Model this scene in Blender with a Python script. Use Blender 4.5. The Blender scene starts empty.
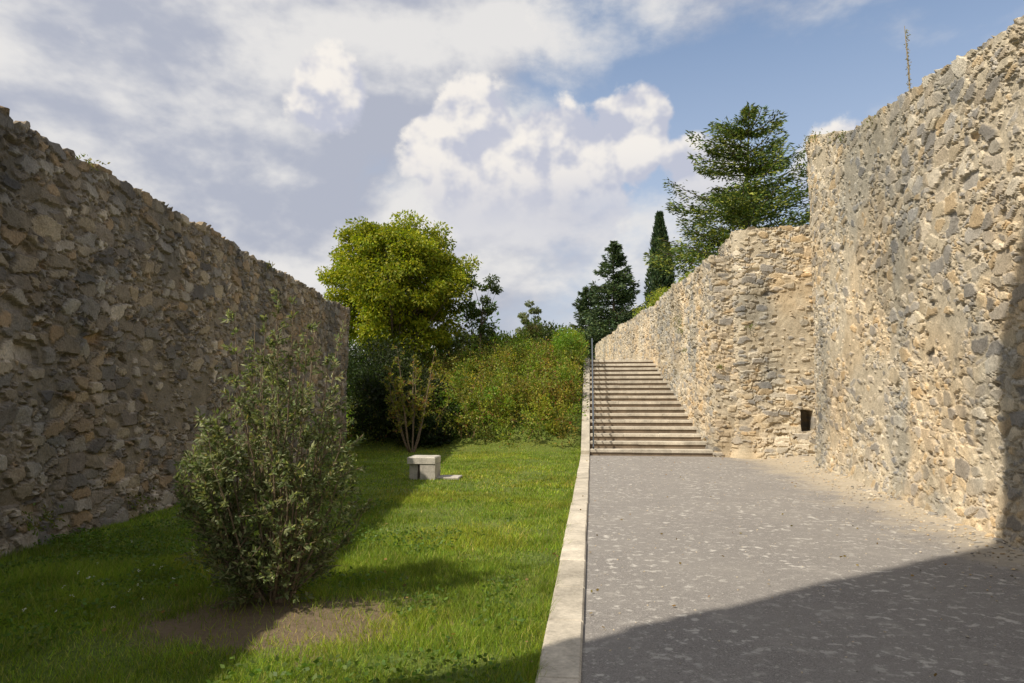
import bpy, math, numpy as np
from mathutils import Vector
rng=np.random.default_rng(7)
scene=bpy.context.scene
# ---------------------------------------------------------------- helpers
def h2(i,j,k):
    i=(i.astype(np.int64)&0xffff).astype(np.uint64); j=(j.astype(np.int64)&0xffff).astype(np.uint64)
    n=(i*np.uint64(374761393)+j*np.uint64(668265263)+np.uint64(k)*np.uint64(974634777))&np.uint64(0xffffffff)
    n=((n^(n>>np.uint64(13)))*np.uint64(1274126177))&np.uint64(0xffffffff)
    n=((n^(n>>np.uint64(15)))*np.uint64(2246822519))&np.uint64(0xffffffff)
    n=n^(n>>np.uint64(16))
    return n.astype(np.float64)/4294967296.0
def vnoise(x,y,k):
    i=np.floor(x);j=np.floor(y);fx=x-i;fy=y-j
    fx=fx*fx*(3-2*fx);fy=fy*fy*(3-2*fy)
    a=h2(i,j,k);b=h2(i+1,j,k);c=h2(i,j+1,k);d=h2(i+1,j+1,k)
    return (a*(1-fx)+b*fx)*(1-fy)+(c*(1-fx)+d*fx)*fy
def fbm(x,y,k,o=4):
    s=0;a=.5;t=0
    for q in range(o):
        s=s+a*vnoise(x*2**q,y*2**q,k+q*17);t+=a;a*=.5
    return s/t
def sstep(a,b,x):
    t=np.clip((x-a)/(b-a),0,1);return t*t*(3-2*t)
def mesh_np(name,V,F,mat=None,col=None,smooth=False):
    V=np.asarray(V,dtype=np.float32);F=np.asarray(F,dtype=np.int32)
    me=bpy.data.meshes.new(name);n,k=F.shape
    me.vertices.add(len(V));me.vertices.foreach_set('co',V.ravel())
    me.loops.add(n*k);me.loops.foreach_set('vertex_index',F.ravel())
    me.polygons.add(n);me.polygons.foreach_set('loop_start',np.arange(0,n*k,k,dtype=np.int32))
    me.polygons.foreach_set('use_smooth',np.full(n,smooth,dtype=bool))
    me.update(calc_edges=True)
    if col is not None:
        c=np.ones((len(V),4),dtype=np.float32);c[:,:3]=col
        at=me.color_attributes.new('Col','FLOAT_COLOR','POINT');at.data.foreach_set('color',c.ravel())
    ob=bpy.data.objects.new(name,me);scene.collection.objects.link(ob)
    if mat:me.materials.append(mat)
    return ob
def group(name,children,loc=(0,0,0)):
    e=bpy.data.objects.new(name,None);scene.collection.objects.link(e);e.empty_display_size=.2
    for c in children:c.parent=e
    return e
class Geo:
    def __init__(s):s.V=[];s.F=[];s.C=[];s.n=0
    def add(s,V,F,c=None):
        V=np.asarray(V,float);F=np.asarray(F,int)
        s.V.append(V);s.F.append(F+s.n);s.n+=len(V)
        s.C.append(np.broadcast_to(np.array(c if c is not None else (1,1,1),float),(len(V),3)))
    def obj(s,name,mat,smooth=False):
        return mesh_np(name,np.vstack(s.V),np.vstack(s.F),mat,np.vstack(s.C),smooth)
def tube(g,pts,rad,sides=6,c=(1,1,1)):
    pts=np.asarray(pts,float);n=len(pts);rad=np.broadcast_to(rad,(n,))
    t=np.gradient(pts,axis=0);t/=np.linalg.norm(t,axis=1)[:,None]+1e-9
    ref=np.array([.31,.17,.93]) if abs(t[0,2])<.9 else np.array([1,.1,.05])
    a=np.cross(t,ref);a/=np.linalg.norm(a,axis=1)[:,None]+1e-9;b=np.cross(t,a)
    th=np.linspace(0,2*np.pi,sides,endpoint=False)
    V=(pts[:,None]+rad[:,None,None]*(np.cos(th)[None,:,None]*a[:,None]+np.sin(th)[None,:,None]*b[:,None])).reshape(-1,3)
    F=[]
    for i in range(n-1):
        for j in range(sides):
            k=(j+1)%sides;F.append([i*sides+j,i*sides+k,(i+1)*sides+k,(i+1)*sides+j])
    g.add(V,F,c)
def box(g,x0,x1,y0,y1,z0,z1,c,bev=0.0):
    if bev>0:
        b=bev
        V=[(x0+b,y0+b,z1),(x1-b,y0+b,z1),(x1-b,y1-b,z1),(x0+b,y1-b,z1),(x0,y0,z1-b),(x1,y0,z1-b),(x1,y1,z1-b),(x0,y1,z1-b),(x0,y0,z0),(x1,y0,z0),(x1,y1,z0),(x0,y1,z0)]
        F=[(0,1,2,3),(4,5,1,0),(5,6,2,1),(6,7,3,2),(7,4,0,3),(8,9,5,4),(9,10,6,5),(10,11,7,6),(11,8,4,7),(11,10,9,8)]
    else:
        V=[(x0,y0,z0),(x1,y0,z0),(x1,y1,z0),(x0,y1,z0),(x0,y0,z1),(x1,y0,z1),(x1,y1,z1),(x0,y1,z1)]
        F=[(3,2,1,0),(4,5,6,7),(0,1,5,4),(1,2,6,5),(2,3,7,6),(3,0,4,7)]
    g.add(V,F,c)
# ---------------------------------------------------------------- materials
def newmat(name):
    m=bpy.data.materials.new(name);m.use_nodes=True;nt=m.node_tree
    b=nt.nodes['Principled BSDF'];b.inputs['Roughness'].default_value=.9
    b.inputs['Specular IOR Level'].default_value=.2
    return m,nt,b
def N(nt,t,**kw):
    n=nt.nodes.new(t)
    for k,v in kw.items():
        if k.startswith('i_'):
            key=k[2:];key=int(key) if key.isdigit() else key.replace('_',' ')
            if isinstance(v,bpy.types.NodeSocket):nt.links.new(v,n.inputs[key])
            else:n.inputs[key].default_value=v
        else:setattr(n,k,v)
    return n
def M(nt,op,a,b=0.,c=None,clamp=False):
    n=nt.nodes.new('ShaderNodeMath');n.operation=op;n.use_clamp=clamp
    for i,v in enumerate((a,b,c)):
        if v is None:continue
        if isinstance(v,bpy.types.NodeSocket):nt.links.new(v,n.inputs[i])
        else:n.inputs[i].default_value=v
    return n.outputs[0]
def VM(nt,op,a,b=None):
    n=nt.nodes.new('ShaderNodeVectorMath');n.operation=op
    for i,v in enumerate((a,b)):
        if v is None:continue
        if isinstance(v,bpy.types.NodeSocket):nt.links.new(v,n.inputs[i])
        else:n.inputs[i].default_value=v
    return n
def noise(nt,vec,scale,detail=4,rough=.55,dist=0.):
    n=N(nt,'ShaderNodeTexNoise',i_Scale=scale,i_Detail=detail,i_Roughness=rough,i_Distortion=dist)
    nt.links.new(vec,n.inputs['Vector']);return n.outputs['Fac']
def remap(nt,v,a,b,c=0.,d=1.,smooth=True):
    n=N(nt,'ShaderNodeMapRange',interpolation_type='SMOOTHSTEP' if smooth else 'LINEAR')
    nt.links.new(v,n.inputs[0])
    for i,x in enumerate((a,b,c,d)):n.inputs[i+1].default_value=x
    return n.outputs[0]
def mix(nt,f,a,b,mode='MIX'):
    n=nt.nodes.new('ShaderNodeMix');n.data_type='RGBA';n.blend_type=mode
    for s,v in ((n.inputs[0],f),(n.inputs[6],a),(n.inputs[7],b)):
        if isinstance(v,bpy.types.NodeSocket):nt.links.new(v,s)
        else:s.default_value=v if not isinstance(v,tuple) or len(v)==4 else (*v,1)
    return n.outputs[2]
def objco(nt):return nt.nodes.new('ShaderNodeTexCoord').outputs['Object']
def bump(nt,b,h,strength,dist):
    n=N(nt,'ShaderNodeBump',i_Strength=strength,i_Distance=dist);nt.links.new(h,n.inputs['Height']);nt.links.new(n.outputs[0],b.inputs['Normal'])

m,nt,b=newmat('rubble_masonry');co=objco(nt)
at=N(nt,'ShaderNodeAttribute',attribute_name='Col').outputs['Color']
n2=noise(nt,co,38,4,.75)
nt.links.new(mix(nt,1.,at,remap(nt,n2,.25,.75,.6,1.4,False),'MULTIPLY'),b.inputs['Base Color']);b.inputs['Roughness'].default_value=.95;b.inputs['Specular IOR Level'].default_value=.1
bump(nt,b,n2,.9,.02);MAT_WALL=m
def plain_stone(name,scale=30):
    m,nt,b=newmat(name);co=objco(nt)
    at=N(nt,'ShaderNodeAttribute',attribute_name='Col').outputs['Color']
    n1=noise(nt,co,scale,4,.7);n2=noise(nt,co,3,4,.6)
    f=M(nt,'ADD',remap(nt,n1,.25,.75,.72,1.18,False),remap(nt,n2,.3,.7,-.28,.15,False))
    nt.links.new(mix(nt,1.,at,f,'MULTIPLY'),b.inputs['Base Color']);bump(nt,b,n1,.5,.01)
    return m
MAT_CUT=plain_stone('cut_limestone')
def leaf_mat(name,trans=.35,rough=.5,tint=(1.25,1.3,.6)):
    m,nt,b=newmat(name)
    at=N(nt,'ShaderNodeAttribute',attribute_name='Col').outputs['Color']
    nt.links.new(at,b.inputs['Base Color']);b.inputs['Roughness'].default_value=rough;b.inputs['Specular IOR Level'].default_value=.25
    t=N(nt,'ShaderNodeBsdfTranslucent');nt.links.new(mix(nt,1.,at,tint,'MULTIPLY'),t.inputs['Color'])
    mx=N(nt,'ShaderNodeMixShader',i_0=trans);nt.links.new(b.outputs[0],mx.inputs[1]);nt.links.new(t.outputs[0],mx.inputs[2])
    nt.links.new(mx.outputs[0],nt.nodes['Material Output'].inputs['Surface']);return m
MAT_LEAF=leaf_mat('leaves',.4);MAT_NEEDLE=leaf_mat('needles',.15,.6);MAT_GRASS=leaf_mat('grass_blades',.35,.6)
m,nt,b=newmat('bark');at=N(nt,'ShaderNodeAttribute',attribute_name='Col').outputs['Color']
nn=noise(nt,objco(nt),25,3,.7);nt.links.new(mix(nt,1.,at,remap(nt,nn,.3,.7,.6,1.3),'MULTIPLY'),b.inputs['Base Color']);MAT_BARK=m
m,nt,b=newmat('galvanised_metal');b.inputs['Base Color'].default_value=(.16,.18,.21,1);b.inputs['Metallic'].default_value=.6
nt.links.new(remap(nt,noise(nt,objco(nt),20),.3,.7,.35,.6),b.inputs['Roughness']);MAT_METAL=m

# ---------------------------------------------------------------- masonry
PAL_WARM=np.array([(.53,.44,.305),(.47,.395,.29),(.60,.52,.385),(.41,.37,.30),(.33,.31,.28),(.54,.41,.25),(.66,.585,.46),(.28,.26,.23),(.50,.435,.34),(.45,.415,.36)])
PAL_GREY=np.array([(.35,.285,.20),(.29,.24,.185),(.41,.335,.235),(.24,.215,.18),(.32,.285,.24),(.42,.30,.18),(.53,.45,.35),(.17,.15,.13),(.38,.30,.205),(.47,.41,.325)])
def voro(S,T,k,cw,ch):
    gs=S/cw;gt=T/ch;j0=np.floor(gt)
    F1=np.full(S.shape,9.);F2=np.full(S.shape,9.);I=np.zeros(S.shape);J=np.zeros(S.shape);DX=np.zeros(S.shape);DY=np.zeros(S.shape)
    for dj in(-2,-1,0,1,2):
        jj=j0+dj;off=h2(jj,jj*0+3,k)*1.0
        i0=np.floor(gs-off)
        for di in(-2,-1,0,1,2):
            ii=i0+di
            px=ii+off+.5+.9*(h2(ii,jj,k+1)-.5);py=jj+.5+.8*(h2(ii,jj,k+2)-.5)
            w=h2(ii,jj,k+3)
            ax=gs-px;ay=gt-py
            d=np.sqrt(ax*ax+ay*ay)*.45+np.maximum(abs(ax),abs(ay))*.55-.36*(w**2.5)
            m1=d<F1;F2=np.where(m1,F1,np.minimum(F2,d))
            I=np.where(m1,ii,I);J=np.where(m1,jj,J);DX=np.where(m1,ax,DX);DY=np.where(m1,ay,DY);F1=np.where(m1,d,F1)
    return F2-F1,I,J,DX,DY
def wall(name,path,Hf,res,pal,k,thick=.9,z0=-.25,relief=.05,cw=.3,ch=.16,mortar=(.46,.38,.27),batter=0.,flare=.0,hole=None,rough_top=.06,mcover=.45,small=.45):
    path=np.array(path,float);seg=np.linalg.norm(np.diff(path,axis=0),axis=1);L=np.r_[0,np.cumsum(seg)]
    ns=int(L[-1]/res)+1;s=np.linspace(0,L[-1],ns)
    P=np.c_[np.interp(s,L,path[:,0]),np.interp(s,L,path[:,1])]
    w=max(2,int(.12/res));ker=np.hanning(2*w+3);ker/=ker.sum()
    Pp=np.pad(P,((w+1,w+1),(0,0)),mode='reflect',reflect_type='odd')
    P=np.c_[np.convolve(Pp[:,0],ker,'valid'),np.convolve(Pp[:,1],ker,'valid')]
    t=np.gradient(P,axis=0);t/=np.linalg.norm(t,axis=1)[:,None];nrm=np.c_[-t[:,1],t[:,0]]
    H=np.array([Hf(p[0],p[1],q) for p,q in zip(P,s)])
    H=H+rough_top*(fbm(s*1.3,s*0,k+40,3)-.5)*2+rough_top*.9*(h2(np.floor(s/.27+.3*np.sin(s*3)),s*0,k+41)-.5)
    nf=int((H.max()-z0)/res)+1;ntop=max(3,int(thick/max(res,.05)))
    v=np.linspace(0,1,nf)
    Z=z0+(H[:,None]-z0)*v[None]
    S=np.repeat(s[:,None],nf+ntop,1)
    wt=np.linspace(0,thick,ntop+1)[1:]
    Zt=np.concatenate([Z,np.repeat(H[:,None],ntop,1)],1)
    T=np.concatenate([Z,H[:,None]+wt[None]],1)
    inward=np.concatenate([np.zeros((ns,nf)),np.repeat(wt[None],ns,0)],1)
    Sw=S+.10*(fbm(S*3,T*3,k+90,3)-.5)*2+.02*(vnoise(S*22,T*22,k+92)-.5);Tw=T+.08*(fbm(S*2.3+9,T*3,k+91,3)-.5)*2+.02*(vnoise(S*22,T*22,k+93)-.5)
    e,I,J,DX,DY=voro(Sw,Tw,k,cw,ch)
    e2,I2,J2,DX2,DY2=voro(Sw,Tw,k+300,cw*.45,ch*.52)
    sm=(h2(I,J,k+9)<small*(.5+1.*vnoise(S*.8,T*.8,k+94)))
    e=np.where(sm,np.minimum(e*1.0,e2*.6),e);I=np.where(sm,I2+5000,I);J=np.where(sm,J2,J);DX=np.where(sm,DX2*.5,DX);DY=np.where(sm,DY2*.5,DY)
    r1=h2(I,J,k+5);r2=h2(I,J,k+6);r3=h2(I,J,k+7);r4=h2(I,J,k+8)
    cover=fbm(S*1.1,T*1.1,k+60,5)
    ew=.02+.34*sstep(mcover,mcover+.25,cover)+.2*(r1<.18)
    edge=sstep(ew,ew+.09,e+.07*(fbm(S*14,T*14,k+61,2)-.5))
    fn=fbm(S*11,T*11,k+70,3)-.5;fn2=fbm(S*2.2,T*2.2,k+71,3)-.5;fl=fbm(S*.5,T*.5,k+72,3)-.5
    h=relief*(edge*(.25+.75*r1)+edge*((r2-.5)*DX*1.0+(r3-.45)*DY*1.3)+.45*fn+.8*fn2)+.16*fl
    h=np.where(r4>.94,h-relief*1.5*edge,h)
    zb=np.clip(Zt,0,None)
    face=(inward==0)
    out=h+batter*(1-zb/H.max())+flare*np.exp(-zb/.45)
    if hole is not None:
        hs,hz0,hw,hh=hole;inh=(abs(S-hs)<hw/2+.02*fn)&(Zt>hz0)&(Zt<hz0+hh)&face
        out=np.where(inh,-.4,out)
    tw=np.clip(inward/.08,0,1)
    X=P[:,0][:,None]+nrm[:,0][:,None]*(out*(1-tw)-inward);Y=P[:,1][:,None]+nrm[:,1][:,None]*(out*(1-tw)-inward)
    nearedge=np.clip(1-(H[:,None]-Zt)/.1,0,1)
    ZZ=Zt+h*nearedge*.9
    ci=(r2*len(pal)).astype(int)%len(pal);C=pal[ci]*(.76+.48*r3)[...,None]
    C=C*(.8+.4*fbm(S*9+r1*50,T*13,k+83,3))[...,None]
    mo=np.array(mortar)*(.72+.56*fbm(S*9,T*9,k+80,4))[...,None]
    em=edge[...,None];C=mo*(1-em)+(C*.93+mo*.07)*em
    tone=fbm(S*.35,T*.5,k+81,4)[...,None];C=C*(.78+.44*tone)
    weather=sstep(.50,.68,fbm(S*.8+30,T*.45,k+84,5))[...,None];C=C*(1-weather*np.array([.30,.26,.20]))
    warm=sstep(.48,.66,fbm(S*.7+5,T*.6,k+82,4))[...,None];C=C*(1-warm*.5)+C*np.array([1.10,.97,.80])*warm*.5
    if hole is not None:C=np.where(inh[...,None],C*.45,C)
    Xb=X[:,-1:];Yb=Y[:,-1:];X=np.concatenate([X,Xb-nrm[:,:1]*.02],1);Y=np.concatenate([Y,Yb-nrm[:,1:]*.02],1)
    ZZ=np.concatenate([ZZ,np.full((ns,1),z0)],1);C=np.concatenate([C,C[:,-1:]],1)
    nr=X.shape[1];V=np.stack([X,Y,ZZ],-1).reshape(-1,3)
    idx=np.arange(ns*nr).reshape(ns,nr)
    F=np.stack([idx[:-1,:-1],idx[:-1,1:],idx[1:,1:],idx[1:,:-1]],-1).reshape(-1,4)
    return mesh_np(name,V,F,MAT_WALL,C.reshape(-1,3),smooth=False)

MW=(.52,.45,.335)
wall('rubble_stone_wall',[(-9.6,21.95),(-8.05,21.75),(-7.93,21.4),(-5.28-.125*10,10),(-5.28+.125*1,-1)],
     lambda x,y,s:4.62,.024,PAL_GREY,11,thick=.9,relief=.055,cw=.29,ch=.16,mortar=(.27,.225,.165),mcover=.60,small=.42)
def HR(x,y,s):return float(np.interp(y,[-3,4,7.6,11,14,15.5,17.2,30],[5.2,5.4,5.8,6.42,7.0,7.6,8.1,8.1]))
wall('rubble_stone_wall',[(4.025-.0837*3,-3),(4.025+.0837*8,8),(5.5,17.6),(5.72,18.3),(6.7,20.15)],HR,.024,PAL_WARM,23,thick=1.1,relief=.038,cw=.32,ch=.175,flare=.16,mortar=MW,mcover=.48,small=.5)
wall('wall_buttress',[(8.4,19.95),(4.35,20.2),(4.18,20.4),(4.15,22.6)],lambda x,y,s:6.62,.033,PAL_WARM,37,thick=.8,relief=.055,cw=.3,ch=.15,batter=.12,flare=.2,hole=(8.4-5.95,.78,.28,.58),mortar=MW,mcover=.52,rough_top=.04)
FW=np.array([(3.52,20.45),(3.36,21.9),(2.6,31),(1.5,40),(.45,50),(.35,56)])
wall('rubble_stone_wall',[(5.2,20.5),(4.3,20.36)]+[tuple(p) for p in FW],lambda x,y,s:5.8+.05*math.sin(y),.042,PAL_WARM,51,thick=.9,relief=.055,cw=.3,ch=.15,flare=.05,mortar=MW,mcover=.52,rough_top=.05)
wall('stone_tower',[(-3.8,-6),(-6,-6),(-6,.3),(-3.8,.3),(-3.8,-6)],lambda x,y,s:17.0,.1,PAL_GREY,67,thick=.9)

# ---------------------------------------------------------------- ground
def gz(x,y):
    x=np.asarray(x,float);y=np.asarray(y,float)
    z=3.3*(.75*sstep(21.8,32.5,y)+.25*sstep(21.5,24.5,y))+0*x
    z=z-.5*sstep(-3.5,-7,x)*sstep(22,26,y)
    z=z+.35*(fbm(x*.35+50,y*.35+50,5,3)-.5)*sstep(20,24,y)
    z=np.where((x>-.33)&(y<30.8)&(y>19),-.25,z)
    z=np.where((x>-.33)&(y<=19),-.02,z)
    z=np.where((x>-.33)&(y>=30.8)&(y<70),3.36,z)
    z=z-sstep(70,300,y)*14
    return z
xs=np.unique(np.r_[np.linspace(-600,-40,15),np.linspace(-40,-10,20),np.linspace(-10,-.34,40),-.325,np.linspace(0,12,30),np.linspace(12,40,15),np.linspace(40,600,15)])
ys=np.unique(np.r_[np.linspace(-300,-8,10),np.linspace(-8,20,60),np.linspace(20,30.75,40),30.82,np.linspace(31,70,50),np.linspace(70,900,30)])
X,Y=np.meshgrid(xs,ys,indexing='ij');Z=gz(X,Y)+.02*(vnoise(X*2+99,Y*2+99,3)-.5)*(X<-.34)
idx=np.arange(X.size).reshape(X.shape);F=np.stack([idx[:-1,:-1],idx[1:,:-1],idx[1:,1:],idx[:-1,1:]],-1).reshape(-1,4)
m,nt,b=newmat('lawn_ground');co=objco(nt)
n1=noise(nt,co,1.1,3,.6);n2=noise(nt,co,18,4,.75)
c=mix(nt,remap(nt,n2,.3,.7),(.06,.095,.018),(.17,.215,.04));c=mix(nt,remap(nt,n1,.45,.7,0,.5),c,(.20,.21,.055))
vd=VM(nt,'DISTANCE',VM(nt,'MULTIPLY',co,(1,1.5,0)).outputs[0],(-2.3,7.65,0)).outputs['Value']
dm=M(nt,'ADD',vd,M(nt,'MULTIPLY',M(nt,'SUBTRACT',noise(nt,co,2.5,4,.6),.5),1.9))
c=mix(nt,remap(nt,dm,.95,1.35,1,0),c,mix(nt,n2,(.11,.08,.05),(.25,.19,.12)))
nt.links.new(c,b.inputs['Base Color']);bump(nt,b,n2,1.,.03)
mesh_np('ground',np.stack([X,Y,Z],-1).reshape(-1,3),F,m,smooth=True)

# asphalt path
m,nt,b=newmat('old_asphalt');co=objco(nt)
sx=N(nt,'ShaderNodeSeparateXYZ');nt.links.new(co,sx.inputs[0])
n1=noise(nt,co,.8,4,.6);n2=noise(nt,co,110,3,.8);n4=noise(nt,co,14,4,.7)
c=mix(nt,remap(nt,n2,.3,.7),(.15,.14,.13),(.37,.345,.32))
c=mix(nt,remap(nt,n1,.35,.7,0,.6),c,(.30,.28,.255))
sp=noise(nt,co,9,5,.62,.1);sp2=noise(nt,co,1.1,3,.5)
c=mix(nt,M(nt,'MULTIPLY',remap(nt,sp,.54,.66),remap(nt,sp2,.36,.60,.15,.9)),c,(.60,.57,.52))
c=mix(nt,remap(nt,noise(nt,co,2.6,6,.72,.2),.53,.72,0,.5),c,(.45,.42,.38))
c=mix(nt,remap(nt,noise(nt,co,34,1,.5),.66,.75,0,.6),c,(.58,.55,.50))
dust=M(nt,'ADD',sx.outputs[0],M(nt,'MULTIPLY',noise(nt,co,1.6,5,.65),2.2))
c=mix(nt,remap(nt,dust,4.7,6.0,0,.9),c,mix(nt,n4,(.36,.30,.215),(.60,.52,.40)))
nt.links.new(c,b.inputs['Base Color']);bump(nt,b,M(nt,'ADD',n2,n4),.7,.012)
xs2=np.linspace(-.08,7.2,60);ys2=np.linspace(-3,20.6,160);X,Y=np.meshgrid(xs2,ys2,indexing='ij')
Z=.012+.0*X+.10*sstep(4.0,5.4,X-.06*(Y-8))+.05*(fbm(X*2,Y*2,8,3)-.3)*sstep(3.8,4.6,X-.06*(Y-8))
idx=np.arange(X.size).reshape(X.shape);F=np.stack([idx[:-1,:-1],idx[1:,:-1],idx[1:,1:],idx[:-1,1:]],-1).reshape(-1,4)
mesh_np('asphalt_path',np.stack([X,Y,Z],-1).reshape(-1,3),F,m,smooth=True)
g=Geo();g.add([(-.33,30.6,3.405),(3,30.6,3.405),(1,56,3.405),(-.33,56,3.405)],[(0,1,2,3)],(.4,.37,.32));g.obj('terrace_path',MAT_CUT)

# kerb
g=Geo();y=-3.
while y<20.4:
    L=rng.uniform(.9,1.15);y1=min(y+L,20.5);c=np.array((.60,.54,.44))*rng.uniform(.82,1.08)
    jx=rng.uniform(-.006,.006);box(g,-.34+jx,-.08+jx,y+.005,y1-.005,-.1,.05+rng.uniform(-.004,.004),c,.014);y=y1
g.obj('stone_kerb',MAT_CUT)

# stairs
n=17;tr=.6;rs=.2;y0=20.55
g=Geo()
for i in range(n):
    ya=y0+i*tr;z=(i+1)*rs;xr=float(np.interp(ya,FW[:,1],FW[:,0]))+.12
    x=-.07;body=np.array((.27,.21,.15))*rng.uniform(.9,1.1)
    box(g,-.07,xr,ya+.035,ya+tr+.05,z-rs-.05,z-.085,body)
    while x<xr-.05:
        w=rng.uniform(.9,1.5);x1=min(x+w,xr);c=np.array((.64,.58,.475))*rng.uniform(.8,1.06)
        box(g,x+.003,x1-.003,ya,ya+.36,z-.09+rng.uniform(-.004,.004),z+rng.uniform(-.006,.006),c,.012);x=x1
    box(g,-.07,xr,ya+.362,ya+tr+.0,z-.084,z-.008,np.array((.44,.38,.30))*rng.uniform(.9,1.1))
g.obj('stone_staircase',MAT_CUT)
g=Geo();K=20
for q in range(K):
    a=20.5+(y0+n*tr+.5-20.5)*q/K;bb=20.5+(y0+n*tr+.5-20.5)*(q+1)/K
    za=min(.16+(a-20.5)/(y0+n*tr-20.5)*3.38,3.54);zb=min(.16+(bb-20.5)/(y0+n*tr-20.5)*3.38,3.54)
    a+=.004;bb-=.004
    V=[(-.34,a,-.1),(-.085,a,-.1),(-.085,bb,-.1),(-.34,bb,-.1),(-.34,a,za),(-.085,a,za),(-.085,bb,zb),(-.34,bb,zb)]
    g.add(V,[(3,2,1,0),(4,5,6,7),(0,1,5,4),(1,2,6,5),(2,3,7,6),(3,0,4,7)],np.array((.52,.47,.38))*rng.uniform(.88,1.06))
g.obj('stair_edging',MAT_CUT)
g=Geo();hx=.03;sl=rs/tr
def zs(y):return min(max((y-y0)*sl,0)+.08,3.4)
for q in range(8):
    yy=20.7+q*1.42;tube(g,[(hx,yy,zs(yy)-.05),(hx,yy,zs(yy)+.98)],.024,8)
for hh,r in((.98,.03),(.55,.018),(.2,.018)):
    tube(g,[(hx,20.45,zs(20.45)+hh-.02),(hx,20.7,zs(20.7)+hh),(hx,30.6,zs(30.6)+hh),(hx,31.2,3.4+hh)],r,8)
tube(g,[(hx,20.45,1.04),(hx,20.38,.98),(hx,20.38,.7),(hx,20.45,.62)],.024,8)
g.obj('metal_handrail',MAT_METAL,True)

# stone block (bench) and slab
g=Geo();cx,cy=-3.52,14.25;lc=(.58,.54,.46)
box(g,cx-.31,cx+.28,cy-.25,cy+.3,.33,.47,lc,.02)
box(g,cx-.27,cx-.10,cy-.20,cy+.25,-.02,.328,(.42,.39,.34),.01)
box(g,cx-.04,cx+.28,cy-.235,cy+.28,-.02,.328,(.50,.46,.40),.012)
box(g,cx-.097,cx-.043,cy+.0,cy+.25,-.02,.325,(.3,.28,.25))
box(g,cx+.283,cx+.75,cy-.12,cy+.34,-.02,.05,(.48,.44,.38),.012)
ob=g.obj('stone_block_bench',MAT_CUT)

def rocks(name,pos,size,col):
    t=(1+5**.5)/2
    base=np.array([(-1,t,0),(1,t,0),(-1,-t,0),(1,-t,0),(0,-1,t),(0,1,t),(0,-1,-t),(0,1,-t),(t,0,-1),(t,0,1),(-t,0,-1),(-t,0,1)])/1.9
    tri=np.array([(0,11,5),(0,5,1),(0,1,7),(0,7,10),(0,10,11),(1,5,9),(5,11,4),(11,10,2),(10,7,6),(7,1,8),(3,9,4),(3,4,2),(3,2,6),(3,6,8),(3,8,9),(4,9,5),(2,4,11),(6,2,10),(8,6,7),(9,8,1)])
    n=len(pos);V=base[None]*(1+.5*(rng.random((n,12,1))-.5))*size[:,None,None]*(.5+rng.random((n,1,3)))*np.array([1,1,.6])
    a=rng.uniform(0,6.3,n);c,s=np.cos(a)[:,None],np.sin(a)[:,None]
    V=np.stack([V[...,0]*c-V[...,1]*s,V[...,0]*s+V[...,1]*c,V[...,2]],-1)+pos[:,None]
    F=(tri[None]+12*np.arange(n)[:,None,None]).reshape(-1,3)
    return mesh_np(name,V.reshape(-1,3),F,MAT_CUT,np.repeat(col,12,0))
n=2000;yy=rng.uniform(5,20,n);off=rng.exponential(.33,n);xx=4.0+.0837*yy-off
sz=rng.uniform(.005,.024,n)*(1+1.6*((rng.random(n)<.06)&(off<.4)));sz=np.where(off>.8,np.minimum(sz,.010),sz);pal=PAL_WARM[rng.integers(0,9,n)]*1.05
z=.012+.10*sstep(4.0,5.4,xx-.06*(yy-8))
rocks('rubble_gravel',np.c_[xx,yy,z+.01],sz,pal)
n=900;yy=rng.uniform(4,20,n);xx=rng.uniform(0,4.4,n)
rocks('loose_gravel',np.c_[xx,yy,np.full(n,.015)],rng.uniform(.003,.009,n),PAL_WARM[rng.integers(0,9,n)]*1.2)

# ---------------------------------------------------------------- foliage
def unit(v):return v/(np.linalg.norm(v,axis=-1,keepdims=True)+1e-9)
def leaves(name,P,D,L,W,C,mat,bend=.0):
    n=len(P);L=np.broadcast_to(L,(n,))[:,None];W=np.broadcast_to(W,(n,))[:,None]
    D=unit(D);side=unit(np.cross(D,rng.normal(size=(n,3))))
    nr=np.cross(D,side)
    V=np.stack([P,P+D*L*.45+side*W*.5+nr*L*bend,P+D*L,P+D*L*.45-side*W*.5+nr*L*bend],1).reshape(-1,3)
    F=np.arange(4*n).reshape(n,4)
    return mesh_np(name,V,F,mat,np.repeat(C,4,0))
def cols(n,base,var=.25,alts=()):
    base=np.array(base);c=base[None]*(1+var*(rng.random((n,1))*2-1))*(1+.12*(rng.random((n,3))*2-1))
    for a,p in alts:
        m=rng.random(n)<p;c[m]=np.array(a)*(1+var*(rng.random((m.sum(),1))*2-1))
    return np.clip(c,.004,.9)
BARK=(.13,.10,.075)
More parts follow.
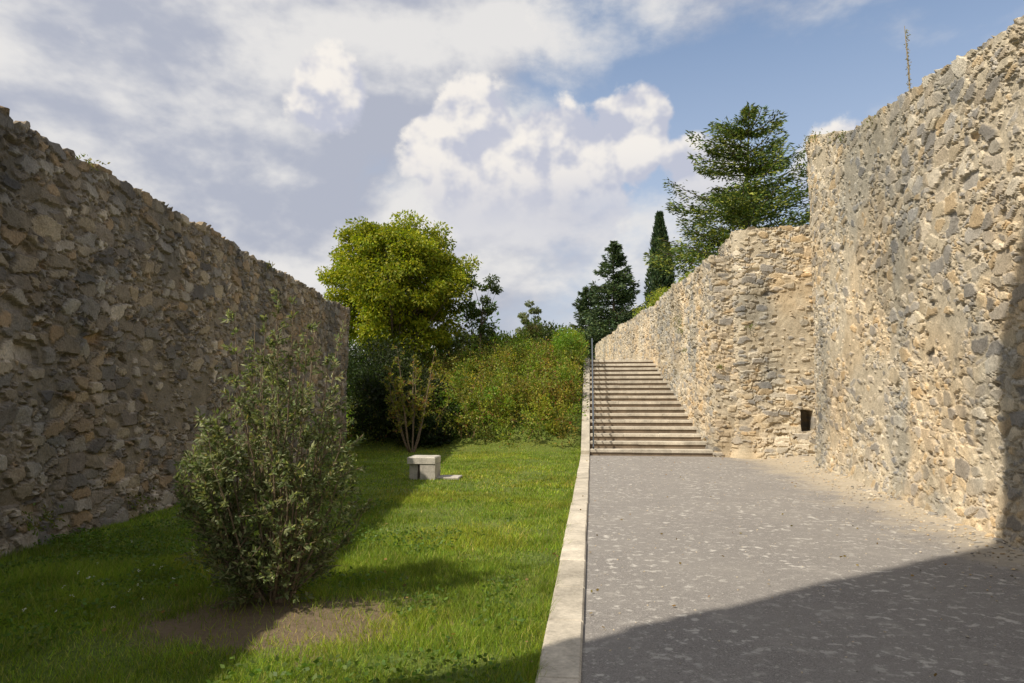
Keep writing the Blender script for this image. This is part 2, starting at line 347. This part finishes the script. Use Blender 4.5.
def broadleaf(name,base,cen,rad,nclump,nleaf,L,base_c,alts=(),trunk_r=.18,crad=.24,inner=.35):
    base=np.array(base,float);cen=np.array(cen,float);rad=np.array(rad,float)
    g=Geo();top=cen+np.array([0,0,-rad[2]*.1])
    ts=np.linspace(0,1,7)[:,None];tp=base+(top-base)*ts+np.r_[np.zeros((1,3)),rng.normal(0,.05,(6,3))]*rad.mean()*.35
    tube(g,tp,np.linspace(trunk_r,trunk_r*.35,7),8,BARK)
    P=[];D=[];S=[]
    u=unit(rng.normal(size=(nclump,3)));rr=rng.uniform(inner,1,nclump)**.5
    cl=cen+u*rad*rr[:,None]*(.86+.2*rng.random((nclump,1)))
    per=nleaf//nclump
    for i in range(nclump):
        c=cl[i];r=rad.mean()*crad*rng.uniform(.55,1.35)
        a=tp[rng.integers(2,6)]
        if i%2==0:
            mid=(a+c)/2+rng.normal(0,.08,3)*rad.mean();q=np.linspace(0,1,5)[:,None]
            pts=a*(1-q)**2+2*mid*q*(1-q)+c*q*q;tube(g,pts,np.linspace(trunk_r*.3,trunk_r*.05,5),5,BARK)
        m=int(per*rng.uniform(.6,1.4));v=unit(rng.normal(size=(m,3)));d=rng.random(m)**.45
        P.append(c+v*(d*r)[:,None]*np.array([1.15,1.15,.7]));D.append(v+np.array([0,0,-.35])+rng.normal(0,.5,(m,3)));S.append(np.full(m,rng.uniform(.75,1.2)))
    P=np.vstack(P);D=np.vstack(D);S=np.concatenate(S);n=len(P)
    lv=leaves('crown',P,D,L*rng.uniform(.7,1.3,n),L*.6*rng.uniform(.7,1.3,n),cols(n,base_c,.2,alts)*S[:,None],MAT_LEAF,.08)
    return group(name,[g.obj('trunk',MAT_BARK,True),lv])
broadleaf('maple_tree',(-9.0,30,2.3),(-8.75,30,6.75),(3.25,3.1,3.45),320,88000,.14,(.30,.33,.022),[((.40,.38,.025),.25),((.16,.22,.02),.25)],.2,.165,inner=.25)
broadleaf('linden_tree',(-5.0,30,2.6),(-4.85,30,6.15),(.9,.9,1.5),22,2600,.13,(.08,.12,.03),[((.13,.17,.04),.2)],.06,.23)
broadleaf('birch_tree',(-3.5,38,3.3),(-3.4,38,5.7),(.65,.7,1.5),26,4200,.12,(.18,.21,.11),[((.22,.24,.12),.3)],.05,.25)
def thicket(name,regions,L,c,alts=(),bend=.08,mat=None,tv=(.65,1.35)):
    P=[];D=[];T=[]
    for (x0,x1,y0,y1,h0,h1,ncl,nl,cr) in regions:
        for i in range(ncl):
            x=rng.uniform(x0,x1);y=rng.uniform(y0,y1);z=float(gz(x,y))+rng.uniform(h0,h1)
            m=int(nl*rng.uniform(.6,1.4));v=unit(rng.normal(size=(m,3)));d=rng.random(m)**.45;r=cr*rng.uniform(.6,1.4)
            P.append(np.array([x,y,z])+v*(d*r)[:,None]);D.append(v+np.array([0,0,.3])+rng.normal(0,.5,(m,3)));T.append(np.repeat([[rng.uniform(*tv)*rng.uniform(.85,1.25),rng.uniform(*tv),1.]],m,0))
    P=np.vstack(P);D=np.vstack(D);T=np.vstack(T);T[:,0]=.5*T[:,0]+.5*T[:,1];n=len(P)
    return leaves(name,P,D,L*rng.uniform(.6,1.4,n),L*.55*rng.uniform(.7,1.3,n),cols(n,c,.25,alts)*T,mat or MAT_LEAF,bend)
thicket('background_shrubs',[(-9.5,-2.2,33,36,0,1.2,75,220,.6),(-7.5,-5,33,36,.8,2.0,20,220,.5),(-3.4,-.8,33.5,38,.2,1.9,36,220,.6),(-30,-9,30,45,0,3.2,80,180,1.3)],.16,(.07,.105,.025),[((.12,.16,.03),.25)])
thicket('distant_trees',[(-60,-14,75,95,0,9,80,140,2.6),(-12,0,72,80,.0,4.5,36,180,1.2)],.55,(.08,.11,.06))
thicket('rose_shrub_bank',[(-8.8,-.55,22.2,32,.05,.5,380,120,.38),(-5.6,-.55,28,32.5,.3,.9,90,110,.34)],.095,(.17,.22,.03),[((.30,.29,.045),.25),((.26,.12,.04),.05),((.10,.13,.02),.2)],tv=(.6,1.45))
thicket('yellowing_shrubs',[(-6.5,-.6,22.4,31,.3,.9,85,120,.32),(-2.2,-.6,22.8,26,.2,.7,26,120,.28)],.09,(.36,.34,.05),[((.33,.20,.06),.10),((.20,.24,.03),.3)])
thicket('green_shrubs',[(-5.5,-.55,23,31,.4,1.1,70,150,.38),(-1.4,-.5,28,32.5,.6,1.6,44,130,.35),(-4.6,-2.8,31.5,33,.5,1.3,24,150,.45)],.1,(.15,.22,.03),[((.24,.28,.03),.25)])
g=Geo();P=[];D=[]
for i in range(420):
    x=rng.uniform(-7.5,-.6);y=rng.uniform(22,32);z=float(gz(x,y))+.2
    d=rng.normal(0,.5,2);h=rng.uniform(.8,1.7);q=np.linspace(0,1,6)
    pts=np.c_[x+d[0]*q,y+d[1]*q,z+h*q-.4*q*q];tube(g,pts,.009,3,(.16,.10,.06))
    m=34;t=rng.uniform(.2,1,m);P.append(np.c_[x+d[0]*t,y+d[1]*t,z+h*t-.4*t*t]+rng.normal(0,.04,(m,3)));D.append(rng.normal(size=(m,3)))
P=np.vstack(P);n=len(P)
lv=leaves('shoot_leaves',P,np.vstack(D),.09,.055,cols(n,(.23,.27,.04),.3,[((.30,.12,.05),.07),((.38,.34,.06),.25)]),MAT_LEAF)
group('rose_shoots',[g.obj('shoots',MAT_BARK),lv])
thicket('laurel_shrubs',[(-8.0,-5.6,22.3,25,.1,1.9,80,200,.5),(-5.8,-4.6,22.2,24,.1,.6,30,200,.4),(-11,-7.5,24,28,.5,2.4,60,200,.7)],.12,(.03,.045,.015),[((.06,.085,.025),.2)])

def shrub(name,base,nst,hmin,hmax,spread,ntw,nlv,L,W,c,alts,stemc,mat=MAT_LEAF,r0=.012,tw=.3,low=.12,up=.9,hp=.33,tl=.03):
    g=Geo();P=[];D=[];T=[];base=np.array(base,float)
    for i in range(nst):
        a=rng.uniform(0,6.283);out=spread*math.sqrt(rng.random());h=rng.uniform(hmin,hmax)*(1-hp*(out/spread)**2)
        q=np.linspace(0,1,9);b0=base+np.array([math.cos(a),math.sin(a),0])*.07
        w=rng.normal(0,.05,(9,3))*q[:,None];w=np.cumsum(w,0)*.5
        pts=b0+np.c_[math.cos(a)*out*q**.75,math.sin(a)*out*q**.75,h*q**1.05]+w
        tube(g,pts,np.linspace(r0,r0*.25,9),5,stemc)
        tone=rng.uniform(.75,1.2)
        for j in range(ntw):
            t=rng.uniform(low,1.0);k=t*8;k0=min(int(k),7);p=pts[k0]*(1-(k-k0))+pts[k0+1]*(k-k0)
            d=unit(rng.normal(size=3)*np.array([1,1,.5])+np.array([math.cos(a)*.5,math.sin(a)*.5,up]));l=tw*rng.uniform(.4,1.2)*(1.25-.85*t)
            qq=np.linspace(0,1,4)[:,None];tp=p+d*l*qq+np.array([0,0,.12*l])*qq**2
            tube(g,tp,.0028 if r0<.02 else .005,3,stemc)
            m=nlv;u=rng.uniform(.1,1,m)[:,None];P.append(p+d*l*u+rng.normal(0,.008,(m,3)));D.append(unit(rng.normal(size=(m,3)))+d*.9);T.append(np.full(m,tone*rng.uniform(.85,1.15)))
    P=np.vstack(P);D=np.vstack(D);T=np.concatenate(T);n=len(P)
    lv=leaves('foliage',P,D,L*rng.uniform(.6,1.3,n),W*rng.uniform(.7,1.3,n),cols(n,c,.22,alts)*T[:,None],mat,.06)
    return group(name,[g.obj('stems',MAT_BARK,True),lv])
OL=(.20,.24,.105);OA=[((.38,.40,.22),.26),((.12,.15,.06),.22),((.36,.30,.13),.04)]
sh=shrub('olive_like_shrub',(-2.66,5.55,0),38,1.15,2.05,.68,24,19,.054,.021,OL,OA,(.24,.18,.12),low=.04,tw=.33,hp=.38)
sh2=shrub('upright_shoots',(-2.55,5.55,.0),18,2.0,2.55,.42,24,12,.050,.019,(.24,.275,.13),OA,(.24,.18,.12),low=.35,tw=.21,hp=.05)
sh2.parent=sh
shrub('rowan_sapling',(-5.65,21.2,0),8,2.8,4.1,.8,24,9,.11,.055,(.22,.24,.04),[((.33,.17,.06),.15),((.34,.30,.05),.3)],(.2,.15,.1),r0=.028,tw=.55,low=.3)

def conifer(name,base,h,r,nb,nl,L,c,alts,p=.8,slope=-.15,lvl=0,zlow=.06,flat=.12,lean=(0,0),tr=.2,wid=.35,up=.12,prof=None):
    g=Geo();base=np.array(base,float);P=[];D=[];T=[]
    q=np.linspace(0,1,8)[:,None];tube(g,base+np.array([lean[0],lean[1],h])*q,np.linspace(tr,.02,8),7,BARK)
    for i in range(nb):
        f=zlow+(1-zlow)*rng.random()**1.1
        if lvl:f=np.clip(round(f*lvl)/lvl+rng.normal(0,.016),zlow,1)
        pr=(1-f)**p if prof is None else np.interp(f,prof[0],prof[1])
        l=r*pr*rng.uniform(.5,1.12)+.12;a=rng.uniform(0,6.283)
        o=base+np.array([lean[0],lean[1],h])*f;d=np.array([math.cos(a),math.sin(a),0.]);s=np.array([-d[1],d[0],0])
        sl=slope+.5*max(f-.6,0)+rng.normal(0,.1)
        q=np.linspace(0,1,5)[:,None];pts=o+d*l*q+np.array([0,0,1])*(sl*l*q+up*l*q**2.5)
        tube(g,pts,np.linspace(.06,.01,5)*min(1,l/2),4,BARK)
        m=int(nl*(.25+l/r));t=rng.random(m)**.7;lat=rng.normal(0,1,m)*wid*l*(.25+.75*np.sin(np.pi*np.clip(t*.85+.1,0,1)))*.6
        P.append(o+d*(l*t)[:,None]+s*lat[:,None]+np.c_[0*t,0*t,sl*l*t+up*l*t**2.5-rng.random(m)*flat*l*.6+rng.normal(0,.05,m)])
        D.append(d*.8+s*np.sign(lat)[:,None]*.7+rng.normal(0,.35,(m,3)));T.append(np.full(m,rng.uniform(.65,1.35)))
    P=np.vstack(P);D=np.vstack(D);T=np.concatenate(T);n=len(P)
    lv=leaves('needles',P,D,L*rng.uniform(.6,1.3,n),L*.3,cols(n,c,.25,alts)*T[:,None],MAT_NEEDLE)
    return group(name,[g.obj('trunk',MAT_BARK,True),lv])
conifer('cedar_tree',(8.4,40,2.5),16.0,5.1,175,300,.27,(.09,.135,.035),[((.24,.26,.04),.3)],slope=.02,lvl=13,zlow=.2,flat=.16,tr=.3,wid=.32,lean=(.9,0),up=.2,prof=([0,.3,.55,.7,.85,.95,1],[.95,.98,.88,.74,.55,.28,.05]))
conifer('spruce_tree',(1.9,58,3.2),11.8,4.0,190,200,.34,(.06,.095,.045),[((.11,.15,.05),.25)],p=.7,slope=-.05,zlow=.03,flat=.28,tr=.2,up=.25)
conifer('spruce_tree',(-.2,60,3.2),8.3,3.1,110,180,.34,(.06,.095,.045),[((.11,.15,.05),.25)],p=.65,slope=-.0,zlow=.03,flat=.28,tr=.2,up=.25)
n=13000;f=rng.random(n);rr=.98*np.sin(np.pi*np.clip(f*.86+.12,0,1))**.8*(1-.35*f)*(.75+.35*rng.random(n));a=rng.uniform(0,6.283,n)
rr*=1+.22*np.sin(a*5+f*20)
bx,by=4.55,45.
P=np.c_[bx+rr*np.cos(a),by+rr*np.sin(a),2.8+f*11];D=np.c_[np.cos(a)*.3,np.sin(a)*.3,np.ones(n)]+rng.normal(0,.25,(n,3))
lv=leaves('foliage',P,D,.3*rng.uniform(.6,1.3,n),.1,cols(n,(.04,.07,.03),.4,[((.09,.12,.04),.2)]),MAT_NEEDLE)
g=Geo();tube(g,[(bx,by,2.5),(bx,by,12.5)],[.15,.03],7,BARK)
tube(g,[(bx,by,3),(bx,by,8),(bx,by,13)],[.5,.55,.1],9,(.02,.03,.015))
group('cypress_tree',[g.obj('trunk',MAT_BARK),lv])
P=[];
for (x,y,z,r,nn) in[(4.3,24,6.0,.4,500),(4.2,25.2,6.15,.45,600),(4.0,27,6.2,.55,700),(3.9,29,6.25,.6,800),(3.6,32,6.3,.7,1000),(3.4,34,6.5,.75,1000),(2.9,38,6.3,.7,900),(4.9,31,6.6,.9,1100),(4.9,24,6.8,.45,500)]:
    P.append(np.array([x,y,z])+unit(rng.normal(size=(nn,3)))*(rng.random((nn,1))**.5)*r*np.array([1,1.6,.9]))
P=np.vstack(P);n=len(P);leaves('wall_top_shrubs',P,rng.normal(size=(n,3)),.11,.065,cols(n,(.23,.28,.035),.3,[((.36,.35,.05),.25)]),MAT_LEAF)
P=[];D=[]
def clump(x,y,z,n,r,dz=.6):
    P.append(np.array([x,y,z])+rng.normal(size=(n,3))*np.array([r,r,r*dz]));D.append(rng.normal(size=(n,3))*.5+np.array([-.3,-.2,.5]))
for p in[(3.1,24.3,4.4,220,.15,1.2),(3.15,24.1,4.0,120,.1),(3.15,23.6,3.3,60,.08),(3.7,20.35,2.6,40,.06),(4.5,20.0,3.7,50,.07),(5.15,12.6,6.62,60,.08),(5.2,14.4,7.05,80,.1),(5.4,16.6,7.9,110,.1),(5.45,17.3,8.05,90,.1),(5.0,20.4,6.6,50,.1),(6.0,20.3,6.6,50,.1),(-7.0,14,4.55,60,.08),(-6.25,7.7,4.6,70,.07),(-6.7,11.5,2.2,50,.06),(-7.2,16,3.0,50,.07),(-6.05,7.0,.3,120,.14),(-6.3,9,.2,100,.14),(-6.6,11,.2,100,.15)]:clump(*p)
P=np.vstack(P);D=np.vstack(D);n=len(P);leaves('wall_plants',P,D,.065,.025,cols(n,(.14,.17,.04),.3,[((.24,.21,.09),.3)]),MAT_LEAF)
g=Geo();tube(g,[(5.05,11.1,6.3),(5.05,11.1,6.9),(5.03,11.12,7.62)],[.010,.013,.004],6,(.30,.25,.17))
n=160;hh=rng.random(n);P=np.c_[5.05+rng.normal(0,.014,n),11.1+rng.normal(0,.014,n),6.45+hh*1.1]
lv=leaves('seed_heads',P,rng.normal(size=(n,3)),.03,.018,cols(n,(.28,.24,.15)),MAT_LEAF)
group('mullein_stalk',[g.obj('stalk',MAT_BARK),lv])

# ---------------------------------------------------------------- grass
def dirtmask(x,y):
    d=np.hypot(x+2.3,(y-5.1)*1.5)+(fbm(x*2.5+70,y*2.5+70,31,3)-.5)*1.6
    return sstep(.75,1.3,d)
def blades(n,y0,y1,hmul,w):
    y=rng.uniform(y0,y1,n);xl=-5.3-.125*y;x=xl+(rng.random(n))*(-.30-xl)
    dens=.35+.65*sstep(.3,.55,fbm(x*1.4+40,y*1.4+40,21,3))
    keep=rng.random(n)<dens*(.16+.84*dirtmask(x,y));x=x[keep];y=y[keep];n=len(x)
    wild=sstep(-3.4,-4.6,x)*sstep(9,5,y)
    h=hmul*rng.uniform(.5,1.3,n)*(.3+1.4*fbm(x*2.4+10,y*2.4+10,22,4))*(1+.9*wild)
    h*=1+.8*sstep(.1,.0,abs(x+.38))*rng.random(n)
    z=gz(x,y);a=rng.uniform(0,6.283,n);ln=rng.normal(0,.5,(n,2))*h[:,None]
    ww=w*rng.uniform(.7,1.3,n)
    b0=np.c_[x+np.cos(a)*ww,y+np.sin(a)*ww,z];b1=np.c_[x-np.cos(a)*ww,y-np.sin(a)*ww,z];tp=np.c_[x+ln[:,0],y+ln[:,1],z+h]
    V=np.stack([b0,b1,tp],1)
    t=fbm(x*.9+3,y*.9+3,25,3);t2=fbm(x*3+3,y*3+3,26,3);t3=sstep(.5,.65,fbm(x*.6+13,y*.6+3,27,4))[:,None]
    C=cols(n,(.24,.325,.032),.3,[((.40,.37,.11),.14),((.13,.21,.028),.25)])*(.35+.6*t+.75*t2)[:,None]
    C=C*(1-t3)+C*np.array([1.3,1.12,1.1])*t3
    return V.reshape(-1,3),np.repeat(C,3,0)
A=[blades(160000,3.2,7,.06,.0028),blades(90000,7,12,.05,.0045),blades(65000,12,22.5,.045,.008)]
V=np.vstack([a[0] for a in A]);C=np.vstack([a[1] for a in A])
mesh_np('lawn_grass',V,np.arange(len(V)).reshape(-1,3),MAT_GRASS,C)
n=22000;y=rng.uniform(3.4,11,n);x=-5.3-.125*y+rng.random(n)**1.2*5.4;k=fbm(x*1.5,y*1.5,33,4)>.5+.06*sstep(-4,-2.5,x);x=x[k];y=y[k];n=len(x);kk=dirtmask(x,y)>.6;x=x[kk];y=y[kk];n=len(x)
P=np.c_[x,y,rng.uniform(.015,.09,n)];leaves('lawn_weeds',P,np.c_[rng.normal(size=(n,2)),rng.uniform(0,.6,n)],.042,.026,cols(n,(.12,.19,.035),.3),MAT_LEAF)
n=30;y=rng.uniform(4.2,7,n);x=rng.uniform(-5,-3.4,n);P=np.c_[x,y,rng.uniform(.08,.15,n)]
leaves('white_clover',np.repeat(P,5,0)+rng.normal(0,.006,(n*5,3)),rng.normal(size=(n*5,3)),.014,.012,np.full((n*5,3),.7),MAT_LEAF)
n=220;y=rng.uniform(4,20,n);x=np.where(rng.random(n)<.7,rng.uniform(-4,0,n),rng.uniform(0,4,n));P=np.c_[x,y,np.where(x<-.34,.05,np.where(x<-.07,.062,.03))]
leaves('fallen_leaves',P,np.c_[rng.normal(size=(n,2)),rng.normal(0,.1,n)],.04,.026,cols(n,(.3,.2,.08),.4),MAT_LEAF)

# ---------------------------------------------------------------- sky, sun
EL=48;sd=Vector((.786,.617,-math.tan(math.radians(EL)))).normalized()
sun=bpy.data.lights.new('sun','SUN');sun.energy=5;sun.angle=math.radians(.5);sun.color=(1,.91,.77)
so=bpy.data.objects.new('sun',sun);so.rotation_euler=sd.to_track_quat('-Z','Y').to_euler();scene.collection.objects.link(so)
w=bpy.data.worlds.new('World');scene.world=w;w.use_nodes=True;nt=w.node_tree
bg=nt.nodes['Background'];bg.inputs['Strength'].default_value=.1
sky=N(nt,'ShaderNodeTexSky',sky_type='NISHITA');sky.sun_disc=False;sky.sun_elevation=math.radians(EL);sky.sun_rotation=math.radians(232);sky.air_density=1.2;sky.dust_density=1.0;sky.ozone_density=1.5
d=nt.nodes.new('ShaderNodeTexCoord').outputs['Generated']
sx=N(nt,'ShaderNodeSeparateXYZ');nt.links.new(d,sx.inputs[0]);dx,dy,dz=sx.outputs
ds=VM(nt,'MULTIPLY',d,(1,1,1.7)).outputs[0]
def blob(c,r):
    return remap(nt,VM(nt,'DISTANCE',d,c).outputs['Value'],0,r,1,0)
col=mix(nt,1.,sky.outputs[0],(1.45,1.46,1.48),'MULTIPLY')
hz=remap(nt,dz,.05,.50,.9,0.10,False)
col=mix(nt,hz,col,(5.5,5.95,7.1))
# high broken layer
nA=noise(nt,VM(nt,'ADD',ds,(3.1,1.7,.4)).outputs[0],3.0,7,.58,.1);nA2=noise(nt,VM(nt,'ADD',ds,(3.06,1.675,.47)).outputs[0],3.0,5,.58,.1)
nG=noise(nt,VM(nt,'ADD',ds,(7.1,2.7,5.4)).outputs[0],2.1,4,.5,.0)
right=VM(nt,'DOT_PRODUCT',d,(.86,.5,.05)).outputs['Value']
bias=remap(nt,right,.05,.75,.30,-.04,False)
dA=M(nt,'SUBTRACT',M(nt,'ADD',nA,bias),M(nt,'MULTIPLY',blob((.03,.904,.425),.24),.24))
dA=M(nt,'SUBTRACT',dA,M(nt,'MULTIPLY',blob((.36,.84,.40),.30),.12))
covA=remap(nt,dA,.44,.66,0,.95)
shA=remap(nt,M(nt,'ADD',M(nt,'SUBTRACT',nA,nA2),M(nt,'MULTIPLY',M(nt,'SUBTRACT',nG,.5),.35)),-.10,.10,0,1)
cA=mix(nt,shA,(4.5,4.75,5.6),(8.2,8.0,7.8))
col=mix(nt,covA,col,cA)
# cumulus bank
dc=VM(nt,'MULTIPLY',d,(1.,1.,1.1)).outputs[0]
nB=noise(nt,dc,11.,8,.55);nL=noise(nt,dc,11.,4,.5);nL2=noise(nt,VM(nt,'ADD',dc,(-.012,-.0,.026)).outputs[0],11.,4,.5)
bm=None
for c,r in(((-.165,.91,.375),.115),((-.20,.91,.35),.11),((-.06,.935,.345),.115),((-.01,.935,.335),.11),((.05,.93,.36),.11),((.075,.93,.385),.085),((-.04,.95,.28),.17),((-.13,.945,.29),.16),((.15,.935,.32),.10),((.32,.90,.29),.10),((-.35,.85,.40),.10)):
    v=blob(c,r);bm=v if bm is None else M(nt,'MAXIMUM',bm,v)
dB=M(nt,'ADD',M(nt,'MULTIPLY',bm,.66),M(nt,'MULTIPLY',M(nt,'SUBTRACT',nB,.5),1.1))
covB=remap(nt,dB,.20,.34,0,1)
lit=remap(nt,M(nt,'ADD',M(nt,'SUBTRACT',nL,nL2),M(nt,'MULTIPLY',M(nt,'SUBTRACT',nB,.5),.35)),-.11,.09,0,1)
lit=M(nt,'MULTIPLY',lit,remap(nt,dz,.24,.36,.1,1))
cB=mix(nt,lit,(5.4,5.6,6.6),(9.4,8.9,8.3))
fade=remap(nt,dz,.20,.32,.25,.94)
col=mix(nt,M(nt,'MULTIPLY',covB,fade),col,cB)
nt.links.new(col,bg.inputs['Color'])

# ---------------------------------------------------------------- camera
cam=bpy.data.cameras.new('camera');co=bpy.data.objects.new('camera',cam);scene.collection.objects.link(co)
cam.lens=24;cam.sensor_width=36;cam.clip_end=3000;cam.clip_start=.05
co.location=(0,0,1.65);co.rotation_euler=(math.radians(90+4.9),0,math.radians(6.66));scene.camera=co
scene.view_settings.view_transform='Standard';scene.view_settings.look='None';scene.view_settings.exposure=0
